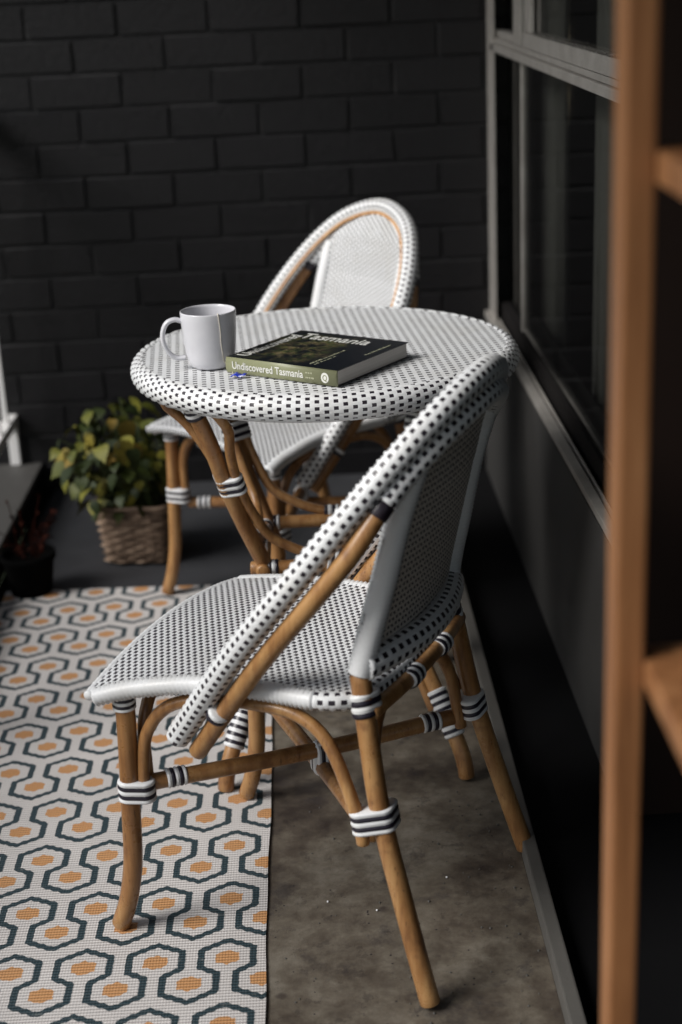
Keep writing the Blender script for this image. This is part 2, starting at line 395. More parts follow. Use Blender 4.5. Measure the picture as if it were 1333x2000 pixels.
def ring_tube(name, P, r, parent, cell=.006, amp=.0011, seg_=16, m=None, colour=None, closed=False, flat=None):
    """tightly wrapped strand: one ridge per cell; colour(k) picks the strand of ridge k"""
    Q = resample([Vector(p) for p in P], cell/2, closed, 2); T, N = frames(Q, closed); V = []; F = []; MI = []
    L = len(Q)
    for b in range(L):
        rr = r+(amp if b % 2 else -amp*.5); bb = T[b].cross(N[b])
        for a in range(seg_):
            an = 2*math.pi*a/seg_; V.append(Q[b]+N[b]*(rr*math.cos(an))+bb*(rr*math.sin(an)))
    for b in range(L if closed else L-1):
        b2 = (b+1) % L
        for a in range(seg_):
            a2 = (a+1) % seg_; F.append((b*seg_+a, b*seg_+a2, b2*seg_+a2, b2*seg_+a)); MI.append(colour(b//2) if colour else 0)
    if not closed: F.append(tuple(range(seg_))[::-1]); MI.append(0); F.append(tuple((L-1)*seg_+k for k in range(seg_))); MI.append(0)
    return link(name, mesh(name, V, F, MI), m or [m_white, m_navy], parent, True)
def hull_ring(pts, r, k=20):
    """convex outline round discs of radius r at 2-D points"""
    outp = []
    c = (sum(p[0] for p in pts)/len(pts), sum(p[1] for p in pts)/len(pts))
    for i in range(k):
        a = 2*math.pi*i/k; d = (math.cos(a), math.sin(a))
        s = max(p[0]*d[0]+p[1]*d[1] for p in pts)
        q = max(pts, key=lambda p: p[0]*d[0]+p[1]*d[1])
        outp.append((q[0]+d[0]*r, q[1]+d[1]*r))
    return outp
def binding(name, c, axis, pts, r, parent, bands=5, bw=.0075, start=0):
    """striped lashing round parallel rods: pts are offsets in the plane across axis (two 3-D offsets allowed)"""
    axis = Vector(axis).normalized(); h = Vector((0, 0, 1)) if abs(axis.z) < .8 else Vector((1, 0, 0))
    e1 = (h-axis*h.dot(axis)).normalized(); e2 = axis.cross(e1); c = Vector(c)
    p2 = [(Vector(q).dot(e1), Vector(q).dot(e2)) for q in pts]; V = []; F = []; MI = []; k = 24
    nb = bands*4; tot = bands*bw
    for b in range(nb+1):
        ph = b % 4; bump = (0, .0011, .0015, .0011)[ph] if b not in (0, nb) else -.0012
        for (x, y) in hull_ring(p2, r+.0008+bump, k): V.append(c+e1*x+e2*y+axis*(b/nb*tot-tot/2))
    for b in range(nb):
        for a in range(k):
            a2 = (a+1) % k; F.append((b*k+a, b*k+a2, (b+1)*k+a2, (b+1)*k+a)); MI.append((b//4+start) % 2)
    F.append(tuple(range(k))[::-1]); MI.append(0); F.append(tuple(nb*k+a for a in range(k))); MI.append(0)
    return link(name, mesh(name, V, F, MI), [m_white, m_navy], parent, True)
def copy_tree(o, parent=None):
    c = o.copy(); COL.objects.link(c); c.parent = parent
    for ch in list(o.children): copy_tree(ch, c)
    return c
def text(name, s, size, m, parent, loc, rot, sx=1.0, ext=.00015, align='LEFT', off=0.0):
    cu = bpy.data.curves.new(name, 'FONT'); cu.body = s; cu.size = size; cu.extrude = ext; cu.align_x = align; cu.align_y = 'BOTTOM_BASELINE'; cu.offset = off
    tmp = bpy.data.objects.new('tmp_text', cu); COL.objects.link(tmp)
    dg = bpy.context.evaluated_depsgraph_get(); me = bpy.data.meshes.new_from_object(tmp.evaluated_get(dg))
    bpy.data.objects.remove(tmp)
    for v in me.vertices: v.co.x *= sx
    me.materials.clear()
    o = link(name, me, m, parent, loc=loc, rot=rot); return o

# ================================================================== SETTING
WY = 4.2                 # brick wall plane
def sheet(name, x0, x1, y0, y1, z, m, **k): return tag(link(name, mesh(name, [(x0, y0, z), (x1, y0, z), (x1, y1, z), (x0, y1, z)], [(0, 1, 2, 3)]), m), **k)
sheet('ground', -60, 60, -60, 60, -.45, m_lawn, kind='structure', label='dark lawn outside the balcony')
box('kerb_shade_strip', -.783, -.7565, -1.6, WY, -.02, .002, m_blackfloor, kind='structure', label='black strip of floor standing in for the shade below the kerb')  # black sliver of floor stands in for the kerb's shadow
m_floorb = painted('blue_grey_floor_shade', (.030, .031, .035), .7, .45, 7)  # blue-grey rear floor; the shade near the wall is put into this colour
box('floor_back_shaded', -.7564, .297, 3.387, WY+.1, -.12, -.001, m_floorb, kind='structure', label='dark blue grey floor at the foot of the brick wall, shade put into its colour')
box('floor', -1.0, .297, -1.6, 3.385, -.12, 0, m_floor, kind='structure', label='stained grey concrete balcony floor')
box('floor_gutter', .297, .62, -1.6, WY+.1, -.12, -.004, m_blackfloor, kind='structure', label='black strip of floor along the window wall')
box('ceiling', -1.0, 3.2, -1.6, WY+.4, 2.45, 2.6, m_ceil, kind='structure', label='dark balcony ceiling')
box('edge_strip', .2975, .320, -1.6, WY-.01, -.004, .03, m_batten, bev=.003, label='narrow pale raised edging strip along the floor beside the black gutter', cat='edging')
kb = empty('kerb', (0, 0, 0), label='low grey painted kerb under the white balcony railing', cat='kerb')
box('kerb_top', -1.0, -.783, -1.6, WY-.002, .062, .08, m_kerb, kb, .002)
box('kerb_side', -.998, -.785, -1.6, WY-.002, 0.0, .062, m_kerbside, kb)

# brick wall: every brick a part
bw = empty('brick_wall', (0, WY, 0), label='black painted brick wall at the end of the balcony', cat='wall')
link('mortar', boxm('mortar', -1.35, .62, -.0108, .20, -.12, 2.45), m_mortar, bw)
BL, BH, G = .2375, .0885, .0046
def brick_mesh(k, w):
    bm = bmesh.new(); bmesh.ops.create_cube(bm, size=1)
    for v in bm.verts: v.co = Vector((v.co.x*w, v.co.y*.03, v.co.z*(BH-G)))
    bmesh.ops.bevel(bm, geom=[e for e in bm.edges if all(v.co.y < 0 for v in e.verts)] + [e for e in bm.edges if abs(e.verts[0].co.x-e.verts[1].co.x) < 1e-6 and abs(e.verts[0].co.z-e.verts[1].co.z) < 1e-6], offset=.0040, segments=3, affect='EDGES')
    rr = random.Random(k)
    for v in bm.verts: v.co += Vector((rr.uniform(-1, 1), rr.uniform(-.6, .6), rr.uniform(-1, 1)))*.0014
    me = bpy.data.meshes.new('brick'); bm.to_mesh(me); bm.free(); me.materials.append(m_brick); return me
fullm = [brick_mesh(k, BL-G) for k in range(5)]
zr = .604-7*BH
for r in range(26):
    z = zr+BH*(r+.5)
    if z < -.02 or z > 2.4: continue
    off = -.585 if (r-13) % 2 == 0 else -.466
    i = 0
    for kx in range(-4, 6):
        x0 = off+kx*BL; x1 = x0+BL
        if x1 < -1.15 or x0 > .56: continue
        xe = min(x1, .60); w = xe-x0-G
        if w < .03: continue
        o = bpy.data.objects.new('brick', random.choice(fullm)); COL.objects.link(o); o.parent = bw
        o.location = ((x0+xe)/2, .0145-.015+random.uniform(-.0012, .0012), z+random.uniform(-.0012, .0012)); o.rotation_euler = (random.uniform(-.006, .006), random.uniform(-.004, .004), random.uniform(-.008, .008))
        o.scale.x = w/(BL-G)

# window wall
WX = .495
ww = empty('window_wall', (0, 0, 0), label='grey rendered low wall below the aluminium windows', cat='wall')
box('lower_wall', .480, .62, 2.30, WY-.002, -.004, .438, m_lowwall, ww)
box('upper_wall', .480, .62, 2.30, WY-.002, 1.95, 2.45, m_lowwall, ww)
box('end_wall', .480, .62, -1.6, .65, -.004, 2.45, m_dark, ww)
box('door_head', .482, .62, .65, 2.30, 2.05, 2.45, m_dark, ww)
m_jamb, _, _ = mat('dark_brown_jamb', (.012, .006, .004), .6, spec=.2)
box('door_jamb', .478, .66, 2.262, 2.2985, -.003, 2.048, m_jamb, ww)
# dark room inside
rm = empty('dark_room', (0, 0, 0), label='unlit room behind the window and doorway', cat='room')
box('room_wall', 3.0, 3.1, -1.6, WY+.3, -.1, 2.45, m_dark, rm); box('room_end', .62, 3.1, WY+.2, WY+.3, -.1, 2.45, m_dark, rm)
box('room_floor', .62, 3.1, -1.6, WY+.3, -.12, -.006, m_dark, rm)
W = empty('window', (WX, 0, 0), label='weathered aluminium sliding window above the grey low wall', cat='window')
def wb(name, x0, x1, y0, y1, z0, z1, m=m_alu, bev=.0015, parent=W): return link(name, boxm(name, x0, x1, y0, y1, z0, z1, bev), m, parent)
wb('jamb', .0, .010, 4.14, WY-.003, .45, 1.95); wb('jamb', .0, .006, 4.06, 4.13, .45, 1.95)
wb('jamb', .0, .06, 2.302, 2.34, .45, 1.95, m_dark)
wb('sill', -.014, .004, 2.302, WY-.003, .440, .456); wb('sill', .0045, .05, 2.302, WY-.003, .440, .448, m_dark); wb('sill', .008, .011, 2.302, 4.05, .449, .462); wb('sill', .02, .05, 2.302, 4.12, .449, .50, m_dark)
wb('transom', .0, .05, 2.342, 4.118, 1.150, 1.168); wb('transom', .006, .05, 2.342, 4.118, 1.170, 1.182); wb('head_rail', .0, .05, 2.342, 4.118, 1.91, 1.948)
wb('mullion', .004, .016, 3.58, 3.70, 1.184, 1.909); wb('mullion', .008, .018, 3.46, 3.54, 1.216, 1.909)
sash = wb('sash', .003, .030, 2.342, 3.545, 1.184, 1.2145)
wb('sash', .012, .035, 3.71, 4.118, 1.184, 1.20)
wb('stile', .022, .036, 3.70, 3.712, .502, 1.148)
wb('pane', .0365, .040, 3.714, 4.05, .502, 1.148, m_glass, 0); wb('pane', .026, .030, 2.342, 3.698, .502, 1.148, m_glass, 0)
wb('pane', .036, .040, 3.71, 4.118, 1.201, 1.909, m_glass, 0); wb('pane', .020, .024, 2.342, 3.455, 1.215, 1.909, m_glass, 0)
# dust and flaked dirt on the sash rail
bm = bmesh.new()
for _ in range(500):
    y = random.uniform(2.35, 3.38); s = random.uniform(.001, .0026)
    c = Vector((random.uniform(.004, .012), y, 1.2145+random.uniform(0, .0035)))
    mt = Matrix.Translation(c) @ Matrix.Rotation(random.uniform(0, 6), 4, 'X') @ Matrix.Scale(s, 4)
    bmesh.ops.create_cube(bm, size=1, matrix=mt)
me = bpy.data.meshes.new('dirt'); bm.to_mesh(me); bm.free(); tag(link('dirt', me, m_batten, W), kind='stuff')
# curtains in the room (pleated)
def curtain(y0, y1, label, z0=.25, z1=2.2, x=.66):
    V = []; F = []; nn = 60
    for k in range(nn+1):
        y = y0+(y1-y0)*k/nn; dx = .018*math.sin(k*.95)+.008*math.sin(k*.37+1)
        V += [(x+dx, y, z0), (x+dx*.8, y, z1)]
    for k in range(nn): F.append((2*k, 2*k+2, 2*k+3, 2*k+1))
    o = tag(link('curtain', mesh('curtain', V, F), m_curtain, smooth=True), label, 'curtain', 'pale curtains inside the window')
    md = o.modifiers.new('thickness', 'SOLIDIFY'); md.thickness = .002
curtain(4.00, 4.34, 'pale curtain hanging inside the window farther along')
curtain(3.02, 3.42, 'pale curtain hanging inside the window behind the timber post')
# glitter star ornament just behind the glass
st = empty('star_ornament', (.540, 3.17, 1.148), label='sparkly wire star ornament hanging behind the window rail', cat='ornament')
V = []; F = []
def needle(bmn, a, b, r):
    a = Vector(a); b = Vector(b); d = (b-a).normalized(); h = Vector((1, 0, 0)); e = d.cross(h).normalized(); r *= 1.9
    i0 = len(V); V.extend([a+h*r, a+e*r, a-h*r, a-e*r, b]); F.extend([(i0, i0+1, i0+4), (i0+1, i0+2, i0+4), (i0+2, i0+3, i0+4), (i0+3, i0, i0+4)])
for k in range(8):
    an = k*math.pi/4; L = .105 if k % 4 == 2 else (.05 if k % 2 == 0 else .03)
    tip = Vector((0, math.cos(an)*L, math.sin(an)*L))
    for q in range(9):
        t = (q-4)/4*.017
        needle(None, (random.uniform(-.006, .006), -math.sin(an)*t, math.cos(an)*t), tip, .0009)
for _ in range(260):
    k = random.randrange(8); an = k*math.pi/4; L = .105 if k % 4 == 2 else (.05 if k % 2 == 0 else .03); f = random.random(); t = random.uniform(-.016, .016)*(1-f)
    c = Vector((random.uniform(-.003, .003), math.cos(an)*L*f-math.sin(an)*t, math.sin(an)*L*f+math.cos(an)*t)); needle(None, c, c+Vector((0, .002, .003)), .0010)
link('wire_points', mesh('wire_points', V, F), m_star, st); tube('hanging_cord', [(0, 0, .105), (0, 0, .76)], .0004, m_star, st, 6, raw=True)

# balcony railing
rl = empty('railing', (-.855, 0, 0), label='white metal balcony railing on the grey kerb at the left', cat='railing')
link('bottom_rail', boxm('r', -.016, .016, -1.6, WY-.003, .195, .225, .003), m_rail, rl)
link('top_rail', boxm('r', -.025, .025, -1.6, WY-.003, 1.02, 1.06, .004), m_rail, rl)
bar = boxm('baluster', -.007, .007, -.007, .007, .226, 1.019, .001); bar.materials.append(m_rail)
y = 4.10
while y > -1.5:
    o = bpy.data.objects.new('baluster', bar); COL.objects.link(o); o.parent = rl; o.location = (0, y, 0); y -= .112
for y in (4.18, 2.6, 1.0, -.6): link('post', boxm('post', -.014, .014, y-.014, y+.014, .081, 1.019, .002) if y < 4 else boxm('post', -.014, .014, y-.014, y+.012, .081, .194, .002), m_rail, rl)

# planting outside
def hedge(x, y0, y1, h, label):
    rr = random.Random(int(x*10)); V = []; F = []
    for _ in range(5200):
        c = Vector((x+rr.gauss(0, .28), rr.uniform(y0, y1), -.45+h*rr.random()**.7)); s = rr.uniform(.03, .07)
        a = Vector((rr.uniform(-1, 1), rr.uniform(-1, 1), rr.uniform(-.6, .6))).normalized()*s; b = a.cross(Vector((rr.uniform(-1, 1), rr.uniform(-1, 1), 1))).normalized()*s*.6
        i = len(V); V.extend([c-a, c+b, c+a, c-b]); F.append((i, i+1, i+2, i+3))
    tag(link('hedge', mesh('hedge', V, F), m_hedge), label, 'hedge')
hedge(-4.6, -3, 9, 1.0, 'dark green hedge outside beyond the white railing')

# grit and crumbs lying on the concrete
bm = bmesh.new(); gr_ = random.Random(12)
for _ in range(220):
    x = .29-abs(gr_.gauss(0, .10)) if gr_.random() < .6 else gr_.uniform(-.09, .29); y = gr_.uniform(1.5, 3.3); s_ = gr_.uniform(.0008, .0022)
    if x < -.10: continue
    bmesh.ops.create_icosphere(bm, subdivisions=1, radius=s_, matrix=Matrix.Translation((x, y, s_*.5)) @ Matrix.Diagonal((1, gr_.uniform(.6, 1.6), .7, 1)))
me = bpy.data.meshes.new('grit'); bm.to_mesh(me); bm.free(); tag(link('grit', me, m_batten), 'fine grit and crumbs scattered on the concrete floor', 'grit', kind='stuff')
bm = bmesh.new()
for x, y in ((.17, 2.10), (.115, 1.98), (.055, 2.02), (.10, 1.93), (-.02, 2.05)): bmesh.ops.create_icosphere(bm, subdivisions=1, radius=.0019, matrix=Matrix.Translation((x, y, .0015)))
me = bpy.data.meshes.new('crumbs'); bm.to_mesh(me); bm.free(); tag(link('crumbs', me, m_white), 'tiny white crumbs on the bare concrete', 'crumbs', kind='stuff')

# rug
V = []; F = []; y0, x0, x1 = 1.05, -.755, -.1135
yl, yr_ = 3.405, 3.372; nx, ny = 40, 120
for k in (0, 1):
    for j in range(ny+1):
        for i in range(nx+1):
            fx = i/nx; fy = j/ny; ye = yl+(yr_-yl)*fx
            xx = x0+(x1-x0)*fx; wob = .0012*math.sin(fy*23+1)+.0008*math.sin(fy*61) if i in (0, nx) else 0
            V.append((xx+wob, y0+(ye-y0)*fy, (.0042 if k else .0005)+(.0006*math.sin(fy*31+fx*5) if k else 0)))
o_ = (nx+1)*(ny+1)
for j in range(ny):
    for i in range(nx):
        a = o_+j*(nx+1)+i; F.append((a, a+1, a+nx+2, a+nx+1))
MI = [0]*len(F)
bd = [(j*(nx+1)+nx, (j+1)*(nx+1)+nx) for j in range(ny)]+[((j+1)*(nx+1), j*(nx+1)) for j in range(ny)]+[(ny*(nx+1)+i+1, ny*(nx+1)+i) for i in range(nx)]+[(i, i+1) for i in range(nx)]
for a, b in bd: F.append((a, b, b+o_, a+o_)); MI.append(1)
tag(link('rug', mesh('rug', V, F, MI), [m_rug, m_rugedge]), 'cream outdoor rug printed with navy honeycomb lines and orange dots', 'rug')

# ================================================================== CHAIR (local: +x front, +y its left, z up)
HOOP = [(.132, .190, .338), (.015, .221, .495), (-.085, .226, .617), (-.163, .199, .716), (-.222, .148, .793), (-.256, .086, .836), (-.271, 0, .855)]
def hoopcurve(dx=0, dz=0, dy=0, step=.01, zmin=0):
    h = [(x+dx, y+dy*(1 if y > .01 else 0), z+dz) for x, y, z in HOOP]
    full = h+[(x, -y, z) for x, y, z in h[-2::-1]]
    return [q for q in spline(full, step) if q.z >= zmin]
def lerp_tab(tab, z):
    if z <= tab[0][0]: return tab[0][1:]
    for a, b in zip(tab[:-1], tab[1:]):
        if z <= b[0]:
            t = (z-a[0])/(b[0]-a[0]); return tuple(a[i]+(b[i]-a[i])*t for i in range(1, len(a)))
    return tab[-1][1:]
LEG_R = [(-.255, .213, .006), (-.2165, .2000, .139), (-.179, .187, .28), (-.157, .173, .41), (-.147, .164, .47)]
POST = [(-.147, .164, .47), (-.160, .153, .53), (-.178, .145, .60), (-.200, .138, .69), (-.226, .134, .77)]
LEG_F = [(.252, .206, .007), (.236, .204, .05), (.222, .202, .12), (.217, .200, .22), (.213, .198, .32), (.212, .196, .405)]
def mir(P, s): return [(a, b*s, c) for a, b, c in P]
SEAT_W = [(-.160, .03), (-.157, .10), (-.148, .150), (-.125, .180), (-.09, .190), (0, .187), (.1, .194), (.2, .211), (.252, .226)]
def seat_w(x): return lerp_tab(SEAT_W, x)[0]
def seat_z(x, y):
    f = max(0, (x-.02)/.225); d = min(1.2, abs(y)/.2)
    return .4445-.010*f**2-.020*f**1.5*d**2-.006*(1-d*d)*max(0, 1-abs(x)/.2)
def make_chair():
    t = empty('bistro_chair')
    # seat weave, strands run across the seat
    cy, cx = .0047, .0056
    def f(a, b): x, y = b*cx/2, warp(a)*cy; return Vector((x, y, seat_z(x, y)))
    def keep(i, j):
        x, y = (j+.5)*cx, (i+.5)*cy; return -.158 < x < .252 and abs(y) < seat_w(x)+.001
    weave_grid('seat', f, -50, 50, -32, 46, .0011, keep, t, side=-1)
    # underside skin of the seat
    V = []; F = []; xs = [-.153+.0198*k for k in range(21)]
    for x in xs:
        w = seat_w(x)
        for k in range(9): y = -w+2*w*k/8; V.append((x, y, seat_z(x, y)-.005))
    for i in range(20):
        for k in range(8): F.append((i*9+k, i*9+k+1, i*9+k+10, i*9+k+9))
    link('seat_underside', mesh('seat_underside', V, F), m_black, t, True)
    # rim
    side_ = [(x, seat_w(x)) for x in (.244, .2, .15, .1, .05, 0, -.05, -.09, -.125, -.148)]
    loop = [(x, w) for x, w in side_]+[(-.158, .08), (-.160, 0), (-.158, -.08)]+[(x, -w) for x, w in side_[::-1]]
    P = spline([(x, y, seat_z(x, y)-.0105) for x, y in loop], .01)
    k0 = next(i for i, q in enumerate(P) if q.x < -.09); k1 = max(i for i, q in enumerate(P) if q.x < -.09)
    ring_tube('seat_rim', P[:k0+1], .0122, t, .0072, .0026); ring_tube('seat_rim', P[k1:], .0122, t, .0072, .0026)
    weave_tube('seat_rim', P[k0:k1+1], .0125, t, 12, .0070, .0017)
    Pf = spline([(.252, y, seat_z(.252, y)-.006) for y in (-.228, -.16, -.08, 0, .08, .16, .228)], .01)
    weave_tube('seat_rim', Pf, .0075, t, 8, .0056, .0009, black=lambda q, i, j: i in (1, 2) and (j % 2 == 0))
    for s in (1, -1):
        tube('leg', mir(LEG_F, s), .0145, m_cane, t, 14)
        tube('leg', mir(LEG_R, s), .0145, m_cane, t, 14)
        # wrapped posts
        ring_tube('back_post', spline(mir(POST, s), .01), .0170, t, .0068, .0019)
        # leg caps wrapped in white under the rim
        ring_tube('leg_wrap', [(.213, .196*s, .414), (.2125, .196*s, .394)], .0175, t, .005, .0008)
        binding('binding', (.213, .197*s, .386), (0, 0, 1), [(0, 0, 0)], .0150, t, 5, .0050)
        # arches below the seat
        tube('arch_rod', mir([(.196, .194, .226), (.195, .193, .26), (.186, .190, .33), (.150, .187, .380), (.09, .184, .402), (.0, .182, .408), (-.06, .183, .402), (-.105, .188, .372), (-.140, .197, .300), (-.158, .205, .250), (-.160, .206, .236)], s), .0095, m_cane, t, 10)
        # lashings at the arch feet
        binding('binding', (.206, .196*s, .243), (0, 0, 1), [(.010, .005*s, 0), (-.012, -.002*s, 0), (-.002, -.016*s, 0)], .0145, t, 5, .0068)
        binding('binding', (-.178, .188*s, .268), Vector((-.05, .02*s, -.28)), [(-.006, 0, 0), (.022, .010*s, 0), (-.004, -.020*s, 0)], .0140, t, 5, .0068)
        binding('binding', (-.152, .170*s, .428), Vector((-.035, .02*s, -.15)), [(0, 0, 0), (-.004, -.012*s, 0)], .0155, t, 4, .0085)
        # rod that runs behind the hoop, with ring lashing to the seat
        binding('binding', (.052, .208*s, .397), Vector((.117, -.03*s, -.15)), [(0, 0, 0)], .0142, t, 2, .008)
    # front and rear arches
    tube('arch_rod', [(.197, .176, .228), (.199, .176, .27), (.200, .170, .34), (.200, .135, .385), (.200, .07, .405), (.200, 0, .408), (.200, -.07, .405), (.200, -.135, .385), (.200, -.170, .34), (.199, -.176, .27), (.197, -.176, .228)], .0095, m_cane, t, 10)
    tube('arch_rod', [(-.168, .160, .236), (-.163, .158, .27), (-.155, .148, .335), (-.148, .115, .380), (-.145, .06, .400), (-.144, 0, .404), (-.145, -.06, .400), (-.148, -.115, .380), (-.155, -.148, .335), (-.163, -.158, .27), (-.168, -.160, .236)], .0095, m_cane, t, 10)
    tube('cross_bar', [(-.163, .170, .418), (-.174, .08, .422), (-.177, 0, .423), (-.174, -.08, .422), (-.163, -.170, .418)], .0125, m_cane, t, 12)
    for s in (.055, -.055):
        binding('binding', (-.180, s, .424), (0, 1, 0), [(0, 0, 0), (.020, 0, -.010)], .0120, t, 4, .008)
    # crossed stretchers
    tube('stretcher', [(.188, .180, .250), (0, 0, .246), (-.155, -.160, .250)], .0125, m_cane, t, 12)
    tube('stretcher', [(.188, -.180, .222), (0, 0, .219), (-.155, .160, .222)], .0125, m_cane, t, 12)
    for (x, y, z, d) in ((.163, .155, .250, (1, 1, 0)), (-.128, -.132, .250, (1, 1, 0)), (.163, -.155, .222, (1, -1, 0)), (-.128, .132, .222, (1, -1, 0))):
        binding('binding', (x, y, z), d, [(0, 0, 0)], .0128, t, 5, .0062)
    for d in ((1, 1, 0), (1, -1, 0)):
        binding('binding', (0, 0, .232), d, [(0, 0, .013), (0, 0, -.013)], .0132, t, 3, .006)
    # hoop
    weave_tube('hoop', hoopcurve(), .0170, t, 16, .0068, .0019, rot=.3)
    def behind(q):
        f = min(1, max(0, (q.z-.66)/.13)); f = f*f*(3-2*f)
        return q+Vector((-.029+.026*f, 0, -.019-.010*f))+Vector((0, -.004*(1 if q.y > 0 else -1)*min(1, abs(q.y)/.05), 0))
    rod = [behind(q) for q in hoopcurve()]
    tube('hoop_rod', rod, .0138, m_cane, t, 12, raw=True)
    up = [q for q in rod if q.z > .722]
    weave_tube('hoop_back_wrap', up, .0160, t, 16, .0068, .0017)
    hc = hoopcurve(); Th, _n = frames(hc); pn = Vector((.78, 0, .62)); thin = []
    for q, t_ in zip(hc, Th):
        inw = t_.cross(pn).normalized()
        if inw.dot(Vector((-.2, 0, .6))-q) < 0: inw = -inw
        if q.z > .50: thin.append(q+inw*.0195+pn*.006)
    tube('inner_cane', thin, .0034, m_cane_pale, t, 8, raw=True)
    for s in (1, -1):
        tube('joint_cap', [q for q in rod if .704 < q.z < .724 and q.y*s > 0], .0152, m_black, t, 12, raw=True)
    # back panel
    PT = [(.455, -.150, .160), (.53, -.165, .150), (.60, -.182, .142), (.69, -.204, .135), (.742, -.220, .132), (.765, -.228, .168), (.79, -.238, .156), (.81, -.250, .132), (.833, -.266, .090), (.846, -.275, .04)]
    cz, cu_ = .0056, .0047
    def mk_panel(off, grow, bulge, wp=warp):
        def fp(a, b):
            y, z = wp(a)*cu_, .47+b*cz/2; x, w = lerp_tab(PT, z)
            bul = bulge*max(0, 1-(y/.16)**2)*min(1, max(0, (.865-z)/.16)); edge = .007*max(0, (abs(y)-w-.002)/.018)**1.5
            return Vector((x+off-bul-(edge if off > .008 else 0), y, z))
        def kp(i, j):
            y, z = (wp(2*i)+wp(2*i+2))/2*cu_, .47+(j+.5)*cz; x, w = lerp_tab(PT, z); return abs(y) < w+(grow if z < .75 else 0) and z < .845
        return fp, kp
    fp, kp = mk_panel(.0215, .017, .026); weave_grid('back_panel', fp, -48, 48, 0, 72, .0011, kp, t, side=-1)
    cz = .0049; fp, kp = mk_panel(.003, -.004, .020, lambda a: a/2); weave_grid('back_panel_rear', fp, -48, 48, 0, 80, .0011, kp, t, [m_white_shaded, m_black], side=1, edge=-.4, black=lambda i, j: i % 2 == 0 and j % 2 == 0)
    # lower rail of the back
    weave_tube('back_rail', spline([(-.152, .166, .482), (-.168, .12, .484), (-.182, .06, .484), (-.187, 0, .484), (-.182, -.06, .484), (-.168, -.12, .484), (-.152, -.166, .482)], .01), .0200, t, 16, .0082, .0016)
    return t
chair = make_chair()
tag(chair, 'near white woven bistro chair with black dots seen from behind, on the rug edge', 'chair', 'white woven bistro chairs')
chair.location = (-.01889695, 2.08276438, .004); chair.rotation_euler = (0, 0, R_(154.006))
far = copy_tree(chair); far.location = (-.043, 3.32, .002); far.rotation_euler = (0, 0, R_(216.8))
far['label'] = 'far white woven bistro chair behind the round table, against the black brick wall'

# ================================================================== TABLE
TC = Vector((.021, 2.655, 0))
tb = empty('bistro_table', TC, R_(0), label='round white woven bistro table on crossed cane legs', cat='table')
cc = .0073; ang = R_(4)
def ft(a, b):
    x, y = a*cc/2, b*cc/2; return Vector((x*math.cos(ang)-y*math.sin(ang), x*math.sin(ang)+y*math.cos(ang), .7405-.0012))
weave_grid('tabletop', ft, -48, 48, -48, 48, .0012, lambda i, j: math.hypot((i+.5)*cc, (j+.5)*cc) < .3235, tb)
NI, NJ, TH = 284, 12, .0225
def frim(a, b):
    th = 2*math.pi*a/(2*NI); ph = math.pi/2-math.pi*(b/(2*NJ)); r = .3185+TH*1.0*math.cos(ph)
    if b < 0: r = .3185+(b*.0036)
    return Vector((r*math.cos(th), r*math.sin(th), .7180+TH*math.sin(ph)))
class _M: pass
def rim_mesh():
    V = []; F = []; MI = []
    for b in range(2*NJ+1):
        for a in range(2*NI):
            p_ = frim(a, b); da = frim(a+1, b)-frim(a-1, b); db = frim(a, b+1)-frim(a, b-1) if b > 0 else frim(a, 1)-frim(a, 0)
            nn = db.cross(da).normalized(); V.append(p_+nn*(.0021*wh(a, b, -.35)))
    for b in range(2*NJ):
        for a in range(2*NI):
            a2 = (a+1) % (2*NI); F.append((b*2*NI+a, (b+1)*2*NI+a, (b+1)*2*NI+a2, b*2*NI+a2)); MI.append(1 if is_black(a//2, b//2) else 0)
    return mesh('table_rim', V, F, MI)
link('table_rim', rim_mesh(), [m_white, m_black], tb, True)
me = bpy.data.meshes.new('table_board'); bm = bmesh.new(); bmesh.ops.create_cone(bm, cap_ends=True, segments=64, radius1=.322, radius2=.322, depth=.036)
bmesh.ops.translate(bm, verts=bm.verts, vec=(0, 0, .7165)); bm.to_mesh(me); bm.free(); link('table_board', me, m_black, tb)
LT = [(.226, .200, .700), (.200, .180, .62), (.181, .160, .543), (.158, .140, .47), (.135, .122, .405), (.112, .104, .34), (.108, .102, .30), (.122, .124, .25), (.155, .172, .175), (.192, .222, .09), (.209, .242, .04), (.214, .247, .007)]
for sx_ in (-1, 1):
    for sy in (-1, 1):
        P = [(x*sx_, y*sy, z) for x, y, z in LT]
        tube('leg', P, .0145, m_cane, tb, 14)
        ring_tube('leg_wrap', [(.225*sx_, .199*sy, .698), (.219*sx_, .194*sy, .676)], .0168, tb, .0055, .0009, colour=lambda k: k % 2)
        binding('binding', (.181*sx_, .160*sy, .543), (.25*sx_, .25*sy, 1), [(0, 0, 0), (-.020*sx_, .004*sy, 0), (.004*sx_, -.020*sy, 0)], .0125, tb, 5, .0070)
        q = spline([(x*sx_, y*sy, z) for x, y, z in LT[6:11]], .01); ring_tube('leg_wrap', [a for a in q if .068 < a.z < .150], .0185, tb, .0066, .0011, colour=lambda k: k % 2)
